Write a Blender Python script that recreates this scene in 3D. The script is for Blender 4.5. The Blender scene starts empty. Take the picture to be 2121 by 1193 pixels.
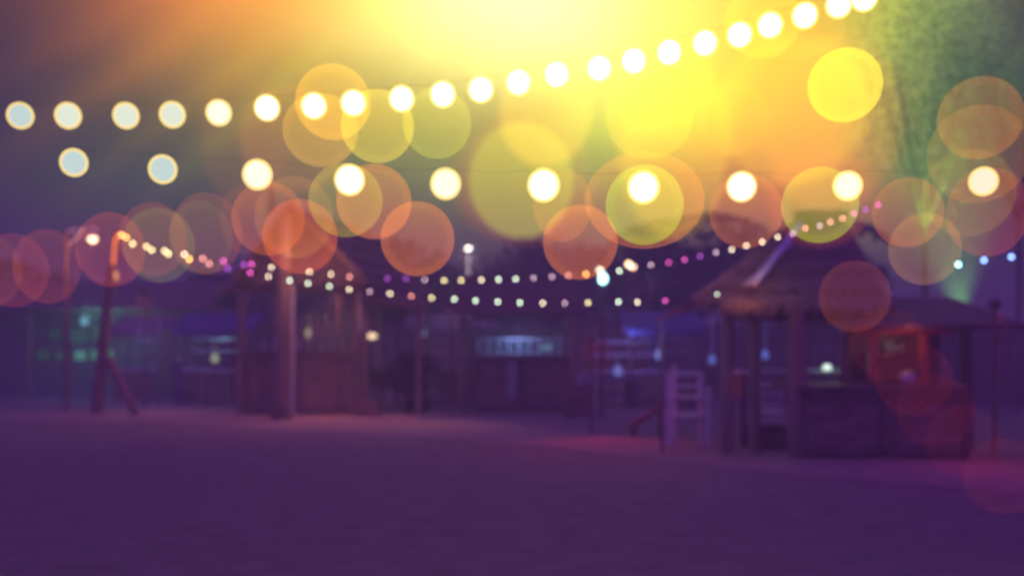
import bpy, math, random
from mathutils import Vector, Matrix
random.seed(7)
S = bpy.context.scene
C = S.collection
F = 2121 * 35 / 36.0            # focal length in photo pixels
CAMZ, HZ, CX = 1.6, 720.0, 1060.5

def P(px, py, Y):               # photo pixel + distance -> world point
    return Vector(((px - CX) * Y / F, Y, CAMZ - (py - HZ) * Y / F))
def GY(py):                     # distance of a ground point seen at row py
    return F * CAMZ / (py - HZ)

# ------------------------------------------------------------ camera
cd = bpy.data.cameras.new('camera'); cam = bpy.data.objects.new('camera', cd); C.objects.link(cam)
cam.location = (0, 0, CAMZ); cam.rotation_euler = (math.radians(90), 0, 0)
cd.sensor_width = 36; cd.lens = 35; cd.shift_y = (HZ - 596.5) / 2121
cd.clip_start = 0.05; cd.clip_end = 2000
cd.dof.use_dof = True; cd.dof.focus_distance = 3.05; cd.dof.aperture_fstop = 35 / 28.0
S.camera = cam
S.view_settings.view_transform = 'Standard'; S.view_settings.look = 'None'
S.view_settings.exposure = 0; S.view_settings.gamma = 1
S.cycles.transparent_max_bounces = 96
S.cycles.max_bounces = 6
S.cycles.use_denoising = True
S.cycles.sample_clamp_indirect = 3

# ------------------------------------------------------------ sky
W = bpy.data.worlds.new('World'); S.world = W; W.use_nodes = True
nt = W.node_tree; N = nt.nodes; L = nt.links; N.clear()
def nd(t, **k):
    n = N.new(t)
    for a, b in k.items(): setattr(n, a, b)
    return n
tc = nd('ShaderNodeTexCoord'); nrm = nd('ShaderNodeVectorMath', operation='NORMALIZE'); L.new(tc.outputs['Generated'], nrm.inputs[0])
D = nrm.outputs[0]
nz = nd('ShaderNodeTexNoise'); nz.inputs['Scale'].default_value = 5.0; nz.inputs['Detail'].default_value = 3
L.new(D, nz.inputs['Vector'])
off = nd('ShaderNodeVectorMath', operation='MULTIPLY_ADD'); L.new(nz.outputs['Color'], off.inputs[0])
off.inputs[1].default_value = (0.05, 0.05, 0.05); L.new(D, off.inputs[2])
sb = nd('ShaderNodeVectorMath', operation='SUBTRACT'); L.new(off.outputs[0], sb.inputs[0]); sb.inputs[1].default_value = (.025, .025, .025)
nr2 = nd('ShaderNodeVectorMath', operation='NORMALIZE'); L.new(sb.outputs[0], nr2.inputs[0])
DW = nr2.outputs[0]
def m(op, a, b=None):
    n = nd('ShaderNodeMath', operation=op)
    for i, v in enumerate((a, b)):
        if v is None: continue
        if isinstance(v, (int, float)): n.inputs[i].default_value = v
        else: L.new(v, n.inputs[i])
    return n.outputs[0]
acc = None
def add_col(fac, col):
    global acc
    s = nd('ShaderNodeVectorMath', operation='SCALE'); s.inputs[0].default_value = col; L.new(fac, s.inputs[3])
    if acc is None: acc = s.outputs[0]
    else:
        a = nd('ShaderNodeVectorMath', operation='ADD'); L.new(acc, a.inputs[0]); L.new(s.outputs[0], a.inputs[1]); acc = a.outputs[0]
def glow(px, py, sx, sy, col, rot=0.0, pw=1.0):
    # an elliptical patch of glow painted into the sky by world direction
    c = (P(px, py, 1) - Vector((0, 0, CAMZ))).normalized()
    rt = Vector((c.y, -c.x, 0)).normalized(); up = rt.cross(c).normalized()
    r = math.radians(rot); u = rt * math.cos(r) + up * math.sin(r); v = up * math.cos(r) - rt * math.sin(r)
    def dot(vec, k):
        n = nd('ShaderNodeVectorMath', operation='DOT_PRODUCT'); L.new(DW, n.inputs[0]); n.inputs[1].default_value = vec
        return m('POWER', m('ABSOLUTE', m('MULTIPLY', n.outputs['Value'], F / k)), 2.0)
    q = m('ADD', dot(u, sx), dot(v, sy))
    if pw != 1.0: q = m('POWER', q, pw)
    g = m('EXPONENT', m('MULTIPLY', q, -1.0))
    f = nd('ShaderNodeVectorMath', operation='DOT_PRODUCT'); L.new(DW, f.inputs[0]); f.inputs[1].default_value = c
    g = m('MULTIPLY', g, m('GREATER_THAN', f.outputs['Value'], 0.0))
    add_col(g, col)
# purple dusk sky: dark towards the view, brighter overhead and behind
sep = nd('ShaderNodeSeparateXYZ'); L.new(D, sep.inputs[0])
fw = nd('ShaderNodeMapRange', interpolation_type='SMOOTHSTEP'); L.new(sep.outputs['Y'], fw.inputs[0])
fw.inputs[1].default_value = 0.82; fw.inputs[2].default_value = 0.2; fw.inputs[3].default_value = 0.0; fw.inputs[4].default_value = 1.0
one = m('ADD', m('MULTIPLY', sep.outputs['X'], 0.0), 1.0)
add_col(one, (0.032, 0.012, 0.034))
AMB = nd('ShaderNodeMath', operation='MULTIPLY'); L.new(fw.outputs[0], AMB.inputs[0]); AMB.inputs[1].default_value = 1.0
add_col(AMB.outputs[0], (0.135, 0.026, 0.50))
glow(1070, 0, 270, 150, (1.3, 1.6, 0.75))
glow(1090, -50, 500, 290, (1.7, 1.25, 0.0))
glow(500, -60, 250, 170, (0.90, 0.12, 0.0), 12)
glow(560, 150, 210, 110, (0.03, 0.10, 0.0))
glow(290, 130, 260, 34, (0.13, 0.04, 0.0), 38)
glow(400, 210, 260, 22, (0.07, 0.04, 0.0), 40)
glow(560, 200, 240, 26, (0.10, 0.09, 0.0), 44)
glow(180, 60, 200, 24, (0.06, 0.01, 0.0), 34)
glow(1500, 170, 270, 200, (1.2, 0.55, 0.0))
glow(1370, 210, 140, 90, (0.3, 0.55, 0.0))
glow(1650, 330, 190, 160, (0.60, 0.14, 0.0))
glow(1240, 300, 130, 150, (0.04, 0.40, 0.05))
glow(880, 340, 240, 110, (0.0, 0.17, 0.03))
glow(250, 230, 260, 150, (0.0, 0.022, 0.0))
glow(1000, 400, 420, 90, (0.07, 0.025, 0.0))
glow(370, 340, 260, 150, (0.0, 0.035, 0.0))
glow(1860, 140, 130, 250, (0.20, 0.55, 0.04))
glow(1990, 180, 110, 230, (0.01, 0.12, 0.07))
glow(420, 400, 420, 120, (0.0, 0.05, 0.01))
glow(1400, 510, 420, 90, (0.0, 0.06, 0.01))
skyt = nd('ShaderNodeTexSky', sky_type='NISHITA'); skyt.sun_disc = False
skyt.sun_elevation = math.radians(1.0); skyt.sun_rotation = math.radians(0)
b1 = nd('ShaderNodeBackground'); L.new(acc, b1.inputs['Color']); b1.inputs['Strength'].default_value = 1.0
b2 = nd('ShaderNodeBackground'); L.new(skyt.outputs[0], b2.inputs['Color']); b2.inputs['Strength'].default_value = 0.0012
ad = nd('ShaderNodeAddShader'); L.new(b1.outputs[0], ad.inputs[0]); L.new(b2.outputs[0], ad.inputs[1])
ow = nd('ShaderNodeOutputWorld'); L.new(ad.outputs[0], ow.inputs['Surface'])

# ------------------------------------------------------------ materials
def mat(name, col, var=0.25, scale=8, rough=0.8, bump=0.2, stretch=(1, 1, 1), metal=0):
    mt = bpy.data.materials.new(name); mt.use_nodes = True; t = mt.node_tree; b = t.nodes['Principled BSDF']
    co = t.nodes.new('ShaderNodeTexCoord'); mp = t.nodes.new('ShaderNodeMapping'); mp.inputs['Scale'].default_value = stretch
    t.links.new(co.outputs['Object'], mp.inputs['Vector'])
    n = t.nodes.new('ShaderNodeTexNoise'); n.inputs['Scale'].default_value = scale; n.inputs['Detail'].default_value = 6
    t.links.new(mp.outputs[0], n.inputs['Vector'])
    r = t.nodes.new('ShaderNodeValToRGB')
    r.color_ramp.elements[0].position = 0.3; r.color_ramp.elements[1].position = 0.7
    r.color_ramp.elements[0].color = [c * (1 - var) for c in col] + [1]; r.color_ramp.elements[1].color = [min(.95, c * (1 + var)) for c in col] + [1]
    t.links.new(n.outputs['Fac'], r.inputs[0]); t.links.new(r.outputs[0], b.inputs['Base Color'])
    b.inputs['Roughness'].default_value = rough; b.inputs['Metallic'].default_value = metal
    bp = t.nodes.new('ShaderNodeBump'); bp.inputs['Strength'].default_value = bump; bp.inputs['Distance'].default_value = 0.03
    t.links.new(n.outputs['Fac'], bp.inputs['Height']); t.links.new(bp.outputs[0], b.inputs['Normal'])
    return mt
def emit(name, col, strength, sampling='AUTO'):
    mt = bpy.data.materials.new(name); mt.use_nodes = True; t = mt.node_tree; t.nodes.clear()
    e = t.nodes.new('ShaderNodeEmission'); e.inputs[0].default_value = (*col, 1); e.inputs[1].default_value = strength
    o = t.nodes.new('ShaderNodeOutputMaterial'); t.links.new(e.outputs[0], o.inputs[0])
    mt.cycles.emission_sampling = sampling
    return mt
def sheer(name, col, rim=0.0):
    # see-through glowing film: lets everything behind it pass and adds its own light
    mt = bpy.data.materials.new(name); mt.use_nodes = True; t = mt.node_tree; t.nodes.clear()
    e = t.nodes.new('ShaderNodeEmission'); e.inputs[0].default_value = (*[c * 0.5 for c in col], 1)
    if rim > 0:
        fr = t.nodes.new('ShaderNodeFresnel'); fr.inputs[0].default_value = 1.25
        ma = t.nodes.new('ShaderNodeMath'); ma.operation = 'MULTIPLY_ADD'; ma.inputs[1].default_value = rim; ma.inputs[2].default_value = 1.0
        t.links.new(fr.outputs[0], ma.inputs[0]); t.links.new(ma.outputs[0], e.inputs[1])
    else: e.inputs[1].default_value = 1
    tr = t.nodes.new('ShaderNodeBsdfTransparent'); a = t.nodes.new('ShaderNodeAddShader')
    t.links.new(e.outputs[0], a.inputs[0]); t.links.new(tr.outputs[0], a.inputs[1])
    o = t.nodes.new('ShaderNodeOutputMaterial'); t.links.new(a.outputs[0], o.inputs[0])
    mt.cycles.emission_sampling = 'NONE'
    return mt
M = dict(
    sand=mat('sand', (.245, .19, .165), .18, 3, .95, .5),
    lit_strip=mat('lit_sand', (.32, .25, .21), .2, 5, .95, .4),
    wood=mat('weathered_wood', (.30, .22, .15), .35, 6, .8, .3, (1, 1, .15)),
    dark=mat('dark_wood', (.20, .14, .11), .35, 6, .75, .3, (1, 1, .15)),
    plank=mat('plank', (.27, .19, .14), .4, 9, .75, .3, (.2, 1, 1)),
    thatch=mat('thatch', (.22, .17, .11), .5, 30, .95, .6, (1, .2, .2)),
    white=mat('white_paint', (.75, .75, .75), .12, 10, .5, .1),
    metal=mat('grey_metal', (.45, .45, .45), .15, 12, .4, .1, metal=.5),
    leaf=mat('leaf', (.10, .15, .05), .12, 2, .6, .1),
    leafd=mat('dark_leaf', (.05, .08, .04), .5, 1.5, .6, .1),
    bark=mat('bark', (.22, .17, .12), .4, 10, .9, .6, (1, 1, .2)),
    wall=mat('plaster_wall', (.24, .22, .22), .2, 2, .9, .2),
    blue=mat('blue_canvas', (.12, .14, .30), .2, 4, .8, .2),
    red=mat('red_paint', (.50, .10, .06), .2, 8, .5, .2),
    cable=mat('black_cable', (.03, .03, .03), .1, 20, .6, .1),
    glass=mat('bottle_glass', (.20, .35, .30), .2, 10, .2, .0),
    cloth=mat('pale_cloth', (.6, .6, .65), .1, 10, .9, .1))

# ------------------------------------------------------------ mesh helpers
class MB:
    def __init__(s): s.v = []; s.f = []; s.sm = []
    def add(s, vs, fs, smooth=False):
        o = len(s.v); s.v += [tuple(x) for x in vs]; s.f += [tuple(i + o for i in f) for f in fs]; s.sm += [smooth] * len(fs)
    def box(s, c, d, rz=0, bev=0.0, R=None):
        hx, hy, hz = d[0] / 2, d[1] / 2, d[2] / 2
        b = min(bev or 0.008, hx * .4, hy * .4, hz * .4)
        mtx = R or Matrix.Rotation(rz, 3, 'Z'); c = Vector(c)
        vs = []; fs = []
        ring = lambda ex, ey, z: [(-ex + b, -ey, z), (ex - b, -ey, z), (ex, -ey + b, z), (ex, ey - b, z), (ex - b, ey, z), (-ex + b, ey, z), (-ex, ey - b, z), (-ex, -ey + b, z)]
        rings = [ring(hx - b, hy - b, -hz), ring(hx, hy, -hz + b), ring(hx, hy, hz - b), ring(hx - b, hy - b, hz)]
        for r in rings: vs += [c + mtx @ Vector(p) for p in r]
        for k in range(3):
            for i in range(8): j = (i + 1) % 8; fs.append((k * 8 + i, k * 8 + j, k * 8 + 8 + j, k * 8 + 8 + i))
        fs.append(tuple(range(7, -1, -1))); fs.append(tuple(range(24, 32)))
        s.add(vs, fs)
    def rod(s, a, b, r0, r1=None, n=10, jit=0):
        a = Vector(a); b = Vector(b); r1 = r0 if r1 is None else r1
        d = (b - a).normalized(); u = d.orthogonal().normalized(); w = d.cross(u)
        K = 6 if jit else 1; vs = []; fs = []
        for k in range(K + 1):
            t = k / K; p = a.lerp(b, t); r = r0 + (r1 - r0) * t
            if jit and 0 < k < K: p = p + u * random.uniform(-jit, jit) + w * random.uniform(-jit, jit)
            for i in range(n):
                an = 2 * math.pi * i / n; vs.append(p + (u * math.cos(an) + w * math.sin(an)) * r)
        for k in range(K):
            for i in range(n): j = (i + 1) % n; fs.append((k * n + i, k * n + j, k * n + n + j, k * n + n + i))
        s.add(vs, fs, True)
        s.add(vs[:n], [tuple(range(n - 1, -1, -1))]); s.add(vs[-n:], [tuple(range(n))])
    def lathe(s, c, prof, n=20, sx=1, sz=1):
        c = Vector(c); vs = []; fs = []
        for r, z in prof:
            for i in range(n):
                an = 2 * math.pi * i / n; vs.append(c + Vector((r * math.cos(an) * sx, r * math.sin(an), z * sz)))
        for k in range(len(prof) - 1):
            for i in range(n): j = (i + 1) % n; fs.append((k * n + i, k * n + j, k * n + n + j, k * n + n + i))
        s.add(vs, fs, True)
    def ball(s, c, r, n=20, sx=1, sz=1):
        h = n // 2
        prof = [(max(1e-4, r * math.sin(math.pi * k / h)), -r * math.cos(math.pi * k / h)) for k in range(h + 1)]
        s.lathe(c, prof, n, sx, sz)
    def slab(s, pts, th):
        a, b, c = [Vector(p) for p in pts[:3]]; n = (b - a).cross(c - a).normalized() * th
        k = len(pts); vs = [Vector(p) for p in pts] + [Vector(p) - n for p in pts]
        fs = [tuple(range(k)), tuple(range(2 * k - 1, k - 1, -1))] + [(i, i + k, (i + 1) % k + k, (i + 1) % k) for i in range(k)]
        s.add(vs, fs)
    def leafq(s, c, sz):
        u = Vector([random.gauss(0, 1) for _ in range(3)]).normalized(); w = u.orthogonal().normalized()
        w = (w * math.cos(t := random.uniform(0, 6.28)) + u.cross(w) * math.sin(t))
        c = Vector(c); s.add([c - u * sz, c + w * sz * .35, c + u * sz, c - w * sz * .35], [(0, 1, 2, 3)])
    def build(s, name, material, parent=None):
        me = bpy.data.meshes.new(name); org = Vector((0, 0, 0))
        if parent is None and s.v:
            org = Vector((sum(v[0] for v in s.v) / len(s.v), sum(v[1] for v in s.v) / len(s.v), min(v[2] for v in s.v)))
        elif parent is not None:
            p = parent
            while p is not None: org += p.location; p = p.parent
        me.from_pydata([Vector(v) - org for v in s.v], [], s.f); me.update()
        me.polygons.foreach_set('use_smooth', s.sm)
        me.materials.append(material)
        o = bpy.data.objects.new(name, me); C.objects.link(o)
        if parent is None: o.location = org
        else: o.parent = parent
        return o
def tag(o, label=None, cat=None, group=None, kind=None):
    if label: o['label'] = label
    if cat: o['category'] = cat
    if group: o['group'] = group
    if kind: o['kind'] = kind
    return o
def thing(name, loc, label, cat, group=None):
    o = bpy.data.objects.new(name, None); C.objects.link(o); o.location = loc
    return tag(o, label, cat, group)
def copy_tree(o, parent=None):
    c = o.copy(); C.objects.link(c); c.parent = parent
    for ch in list(o.children): copy_tree(ch, c)
    return c
def lamp(name, loc, col, power, parent=None, radius=.08, spot=None, aim=None):
    ld = bpy.data.lights.new(name, 'SPOT' if spot else 'POINT'); ld.color = col; ld.energy = power; ld.shadow_soft_size = radius
    o = bpy.data.objects.new(name, ld); C.objects.link(o); loc = Vector(loc)
    if spot:
        ld.spot_size = math.radians(spot); ld.spot_blend = 1
        o.rotation_euler = (Vector(aim) - loc).to_track_quat('-Z', 'Y').to_euler()
    if parent: o.parent = parent; o.location = loc - parent.location
    else: o.location = loc
    return o

# ------------------------------------------------------------ ground
g = MB(); xs = [-220 + 440 * i / 60 for i in range(61)]; ys = [-6 + 0.8 * i for i in range(60)] + [42 + 6 * 1.16 ** i for i in range(27)]
for y in ys:
    for x in xs: g.v.append((x, y, 0.003 * math.sin(x * 1.3 + y * .9) * math.sin(y * .7) - .003))
nx = len(xs)
for j in range(len(ys) - 1):
    for i in range(nx - 1): g.f.append((j * nx + i, j * nx + i + 1, (j + 1) * nx + i + 1, (j + 1) * nx + i)); g.sm.append(True)
gs = g.build('ground', M['sand']); gs['kind'] = 'structure'
# lit sand in front of the huts, its light put in as paler colour
lit_mb = MB(); top = [(-60, 846), (300, 842), (640, 842), (1000, 872), (1300, 905), (1650, 935), (2000, 960), (2300, 985)]
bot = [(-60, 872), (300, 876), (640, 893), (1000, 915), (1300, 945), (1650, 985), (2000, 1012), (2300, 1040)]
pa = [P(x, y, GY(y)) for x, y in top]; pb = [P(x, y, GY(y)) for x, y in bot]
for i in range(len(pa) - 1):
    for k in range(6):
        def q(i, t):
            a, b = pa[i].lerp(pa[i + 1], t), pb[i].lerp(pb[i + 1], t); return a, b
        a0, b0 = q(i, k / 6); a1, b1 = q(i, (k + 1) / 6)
        z = Vector((0, 0, .004)); lit_mb.add([b0 + z, b1 + z, a1 + z, a0 + z], [(0, 1, 2, 3)])
po = lit_mb.build('lit_strip', M['lit_strip']); po['kind'] = 'structure'

# ------------------------------------------------------------ string lights
def string(name, pts, label, core_mats, r_px, glass=None, parent_sag=6, group=None, wire=.0007):
    ws = [P(x, y, Y) for x, y, Y, _ in pts]
    root = thing(name, ws[len(ws) // 2], label, 'string lights', group)
    c = MB(); up = [w + Vector((0, 0, r_px * w.y / F * 1.0)) for w in ws]
    for a, b in zip(up, up[1:]):
        mid = (a + b) / 2 - Vector((0, 0, (b - a).length * .03)); c.rod(a, mid, wire, n=5); c.rod(mid, b, wire, n=5)
    c.build('cable', M['cable'], root)
    for (x, y, Y, k), w in zip(pts, ws):
        rr = (r_px if isinstance(k, str) else k[1]) * Y / F; kk = k if isinstance(k, str) else k[0]
        b = MB(); b.ball(w, rr * (.82 if glass else 1), 24 if glass else 14, 1, 1.04)
        bo = b.build('bulb', core_mats[kk], root)
        if glass:
            gb = MB(); gb.ball(w, rr, 28, 1, 1.04); gb.build('glass', glass, bo)
    return root
BM = dict(ice=emit('bulb_ice_white', (.05, .34, .60), 1), pale=emit('bulb_pale_white', (.28, .50, .62), 1), warm=emit('bulb_warm_white', (1, .95, .75), 2.6), cream=emit('bulb_cream', (.8, .8, .8), 1))
gl = sheer('yellow_bulb_glass', (1.1, .80, .22))
U = [(42,240,'ice'),(141,240,'pale'),(261,240,'pale'),(357,238,'pale'),(453,234,'cream'),(553,224,'warm'),(650,220,'warm'),(732,214,'warm'),(832,205,'warm'),(917,196,'warm'),(996,186,'warm'),(1074,171,'warm'),(1153,155,'warm'),(1241,142,'warm'),(1313,127,'warm'),(1386,109,'warm'),(1460,90,'warm'),(1532,73,'warm'),(1595,53,'warm'),(1667,33,'warm'),(1737,11,'warm'),(1790,-3,'warm')]
string('string_lights', [(x, y, 5.6, k) for x, y, k in U], 'long string of large round white bulbs climbing to the upper right across the yellow glow', BM, 26.5, gl, group='strings of large round bulbs')
Lw = [(153,337,'ice'),(337,351,'ice'),(533,362,'cream'),(724,373,'warm'),(923,381,'cream'),(1126,384,'warm'),(1333,388,'warm'),(1536,387,'warm'),(1756,385,'cream'),(2037,376,'pale')]
string('string_lights', [(x, y, 5.2, (k, [28,29,31,31.5,32,33.5,33,31,30,29][i])) for i, (x, y, k) in enumerate(Lw)], 'lower string of ten wide spaced large white bulbs hanging nearly level', BM, 31, gl, group='strings of large round bulbs')
SM = dict(w=emit('bulb_small_white', (.8, 1, .7), 11), y=emit('bulb_small_yellow', (1, .8, .35), 11), o=emit('bulb_small_amber', (1, .45, .10), 16), r=emit('bulb_small_salmon', (1, .36, .28), 9), p=emit('bulb_small_pink', (1, .12, .62), 6.5), v=emit('bulb_small_violet', (.55, .1, .75), 5), c=emit('bulb_small_cream', (1, .78, .52), 11), l=emit('bulb_small_lilac', (.8, .5, .62), 7), b=emit('bulb_small_blue', (.2, .35, 1), 13), t=emit('bulb_small_ice', (.35, .8, 1), 14))
A = [(252,487,'o'),(275,505,'y'),(314,518,'y'),(349,526,'y'),(392,537,'o'),(433,546,'r'),(472,556,'v'),(518,565,'p'),(556,573,'c'),(600,581,'w'),(638,587,'w'),(682,593,'w'),(723,600,'c'),(766,604,'l'),(808,608,'c'),(852,613,'r'),(894,617,'y'),(941,620,'w'),(985,623,'w'),(1031,625,'w'),(1077,627,'w'),(1124,628,'c'),(1170,628,'l'),(1218,627,'y'),(1281,625,'w'),(1320,626,'c'),(1378,623,'p'),(1445,618,'p'),(1485,611,'w')]
def lerpY(pts, y0, y1): return [(x, y, y0 + (y1 - y0) * (x - pts[0][0]) / (pts[-1][0] - pts[0][0]), (k, (2.2 if x > 540 else 2.7))) for x, y, k in pts]
string('string_lights', lerpY(A, 23.6, 14.6), 'lower string of small coloured bulbs sagging from the leaning left post to the right hut', SM, 3.0, None, group='strings of small coloured bulbs', wire=.004)
B = [(262,492,'o'),(303,511,'y'),(341,520,'y'),(382,527,'c'),(420,536,'r'),(463,541,'p'),(505,549,'v'),(521,547,'p'),(562,554,'c'),(641,563,'c'),(686,568,'c'),(724,573,'r'),(802,577,'v'),(841,577,'v'),(880,580,'l'),(920,581,'y'),(955,581,'y'),(997,580,'c'),(1033,579,'w'),(1068,578,'w'),(1105,576,'l'),(1143,573,'l'),(1177,571,'r'),(1214,568,'o'),(1283,561,'w'),(1305,552,'c'),(1348,549,'l'),(1385,544,'p'),(1418,538,'p'),(1450,531,'v'),(1483,523,'l'),(1516,517,'c'),(1546,509,'c'),(1579,501,'c'),(1611,491,'c'),(1642,484,'l'),(1668,473,'r'),(1698,468,'l'),(1720,460,'r'),(1745,453,'r'),(1769,442,'p'),(1793,434,'v'),(1819,425,'p')]
string('string_lights', lerpY(B, 23.9, 13.6), 'upper string of small coloured bulbs rising over the ridge of the right hut', SM, 2.9, None, group='strings of small coloured bulbs', wire=.004)
R3 = [(1985,548,'t'),(2038,539,'b'),(2095,532,'b'),(2160,524,'b')]
string('string_lights', [(x, y, 17, (k, 3.4)) for x, y, k in R3], 'short string of cold blue bulbs at the right edge behind the kiosk', SM, 3.2, None, group='strings of small coloured bulbs', wire=.004)

# ------------------------------------------------------------ lens blur discs, imitated by added sheer glowing globes
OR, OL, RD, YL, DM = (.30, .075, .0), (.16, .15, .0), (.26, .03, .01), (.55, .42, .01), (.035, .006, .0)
G = [  # x, y, rx, ry, colour, distance, label
 (-22,562,58,74,(.10,.03,0),4.4,'faint red lens blur globe cut by the left edge, leftmost of all globes'),
 (28,560,66,76,(.18,.02,.01),4.3,'dark red lens blur globe second from the left edge, low beside the bracket lamp post'),
 (98,552,62,77,(.20,.028,.01),4.2,'dark red globe just left of the bracket lamp post'),
 (230,517,66,77,(.30,.03,.015),4.2,'red lens blur globe over the glowing bracket lamp and the leaning post top'),
 (318,496,66,76,(.22,.03,.01),4.5,'red globe behind the olive one where the yellow small bulbs start'),
 (330,508,70,77,(.11,.11,.0),4.1,'olive globe over the yellow small bulbs at left'),
 (428,484,70,84,(.20,.04,.01),4.3,'tall red globe right of the olive globe at left'),
 (417,492,62,76,(.07,.06,0),4.0,'faint olive globe inside the tall red globe at left'),
 (505,455,44,72,(.12,.02,.01),4.4,'narrow dull red globe between the tall red globe and the thatched gable'),
 (556,453,74,76,(.22,.05,.01),4.2,'dusky orange globe under the third large lower bulb'),
 (622,490,76,77,(.30,.045,.0),4.2,'red orange globe over the ridge of the left thatched hut'),
 (610,450,80,84,(.10,.05,.0),4.5,'faint brown globe above the left hut ridge'),
 (716,415,76,76,(.20,.17,.0),4.0,'olive globe behind the fourth large lower bulb'),
 (775,418,77,77,(.38,.10,.0),4.3,'orange globe right of the fourth large lower bulb'),
 (865,495,76,77,(.36,.095,.01),4.1,'round orange globe alone against the dark, right of the left hut'),
 (690,212,77,77,(.42,.20,.0),4.4,'amber globe behind the seventh upper bulb'),
 (664,270,77,75,(.28,.16,.0),4.3,'dull amber globe below the seventh upper bulb'),
 (782,262,75,75,(.40,.30,.03),4.1,'pale yellow globe below the ninth upper bulb'),
 (905,256,71,72,(.18,.19,.02),4.2,'olive yellow globe below the tenth upper bulb'),
 (507,290,80,150,(.16,.03,.0),3.3,'tall soft rust coloured globe above the third lower bulb'),
 (610,290,110,110,(.20,.06,.0),3.0,'wide soft rust coloured globe left of the amber globes'),
 (1080,375,108,118,(.42,.72,.0),3.4,'largest olive yellow globe left of the sixth lower bulb'),
 (1085,375,142,128,(.34,.07,.0),2.4,'wide orange halo globe around the largest olive globe'),
 (1130,235,95,110,(.8,.5,.0),3.1,'golden globe below the glow, left of the green gap'),
 (1165,425,60,76,(.28,.08,.0),4.0,'small orange globe tucked behind the sixth lower bulb'),
 (1202,502,77,77,(.36,.09,.01),4.1,'orange globe hanging lowest in the middle over the small bulb string'),
 (1335,425,80,82,(.25,.6,.0),4.1,'olive yellow globe behind the seventh lower bulb'),
 (1335,415,123,100,(.44,.14,.0),3.6,'wide orange globe around the seventh lower bulb'),
 (1345,245,90,84,(.35,.24,.0),3.8,'golden globe above the seventh lower bulb'),
 (1395,300,110,190,(.60,.50,.0),2.6,'tall soft yellow globe between the seventh and eighth lower bulbs'),
 (1518,245,73,74,(.14,.10,.0),4.2,'pale yellow globe left of the brightest yellow globe'),
 (1545,438,75,76,(.38,.12,.0),4.1,'orange globe around the eighth lower bulb'),
 (1698,425,77,78,(.3,.56,.0),4.1,'olive yellow globe around the ninth lower bulb'),
 (1700,410,110,100,(.30,.06,.0),3.4,'wide rust globe around the ninth lower bulb'),
 (1750,177,74,75,(.95,.95,.0),4.2,'brightest solid yellow globe at upper right'),
 (1580,45,78,74,(.30,.30,.0),4.2,'yellow lens blur globe behind the top right bulbs'),
 (1650,60,100,60,(.20,.12,.0),3.6,'flattened golden lens blur globe at the top right edge of the glow'),
 (1720,260,130,180,(.34,.14,.0),2.8,'large soft orange globe below the brightest yellow globe'),
 (1640,230,150,150,(.5,.42,.0),2.6,'large soft golden globe left of the brightest yellow globe'),
 (1880,440,70,72,(.22,.05,.02),4.2,'dull red globe right of the ninth lower bulb'),
 (1915,516,70,74,(.15,.07,.01),4.0,'brown globe below the dull red globe by the cold blue bulbs'),
 (2045,440,76,92,(.15,.02,.02),4.2,'crimson globe below the tenth lower bulb'),
 (2030,245,82,84,(.20,.06,.03),4.2,'top rust lens blur globe of the column above the tenth lower bulb'),
 (2025,320,98,100,(.12,.04,.01),3.8,'middle rust globe of the column above the tenth lower bulb'),
 (2005,400,90,90,(.08,.05,.01),4.4,'faint brown globe left of the tenth lower bulb'),
 (1770,614,71,74,(.085,.018,.003),4.2,'dim red globe floating alone above the kiosk counter'),
 (1838,712,74,74,(.045,.004,.002),4.2,'dim crimson globe over the kiosk window, highest of the falling row'),
 (1893,785,76,76,(.055,.004,.002),4.2,'dim crimson globe over the kiosk shelves, second of the falling row'),
 (1937,850,75,76,(.038,.003,.002),4.3,'dim crimson globe before the kiosk counter, third of the falling row'),
 (1995,915,72,76,(.030,.002,.002),4.2,'dim crimson globe by the kiosk corner, fourth of the falling row'),
 (2078,985,76,78,(.055,.004,.010),4.1,'crimson globe at the lower right edge, lowest of all globes'),
 (2140,180,60,90,(.01,.03,.03),4.2,'faint teal globe cut by the upper right edge'),
]
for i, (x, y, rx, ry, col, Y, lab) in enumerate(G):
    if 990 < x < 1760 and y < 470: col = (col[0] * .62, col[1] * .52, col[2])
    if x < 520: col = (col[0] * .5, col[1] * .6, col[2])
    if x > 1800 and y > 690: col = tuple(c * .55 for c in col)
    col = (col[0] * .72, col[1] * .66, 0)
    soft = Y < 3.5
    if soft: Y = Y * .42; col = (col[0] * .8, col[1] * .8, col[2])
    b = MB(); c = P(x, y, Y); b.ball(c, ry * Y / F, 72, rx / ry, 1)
    o = b.build('bokeh_globe', sheer('sheer_glow_%d' % i, col, 0 if soft else .5))
    tag(o, lab, 'light globe', 'blur discs built as glowing globes')  # each light globe is added to imitate a lens blur disc

# ------------------------------------------------------------ things on the ground
def post_base(px, py): Y = GY(py); v = P(px, py, Y); v.z = 0; return v
# bracket lamp post far left
t = thing('lamp_post', P(137, 850, GY(850)) * 1.0, 'white bracket lamp post with one glowing lamp at far left', 'lamp post'); Yl = t.location.y; t.location.z = 0
b = MB(); b.rod((t.location.x, Yl, 0), P(137, 480, Yl), .07, .05, 12); b.build('post', M['wood'], t)
b = MB(); b.rod(P(137, 476, Yl), P(204, 473, Yl), .035); b.rod(P(139, 512, Yl), P(172, 476, Yl), .028); b.rod(P(143, 478, Yl), P(160, 500, Yl), .02); b.build('bracket', M['white'], t)
b = MB(); b.lathe(P(192, 490, Yl), [(.02, .16), (.06, .12), (.16, .02), (.17, -.02), (.15, -.02), (.05, .08)]); b.build('lamp_shade', M['metal'], t)
b = MB(); b.ball(P(192, 495, Yl), .105, 16); b.build('bulb', emit('bracket_lamp_glow', (1, .62, .35), 6), t)
lamp('bracket_lamp_light', P(180, 520, Yl - .5), (1, .35, .15), 30, t)
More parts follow.
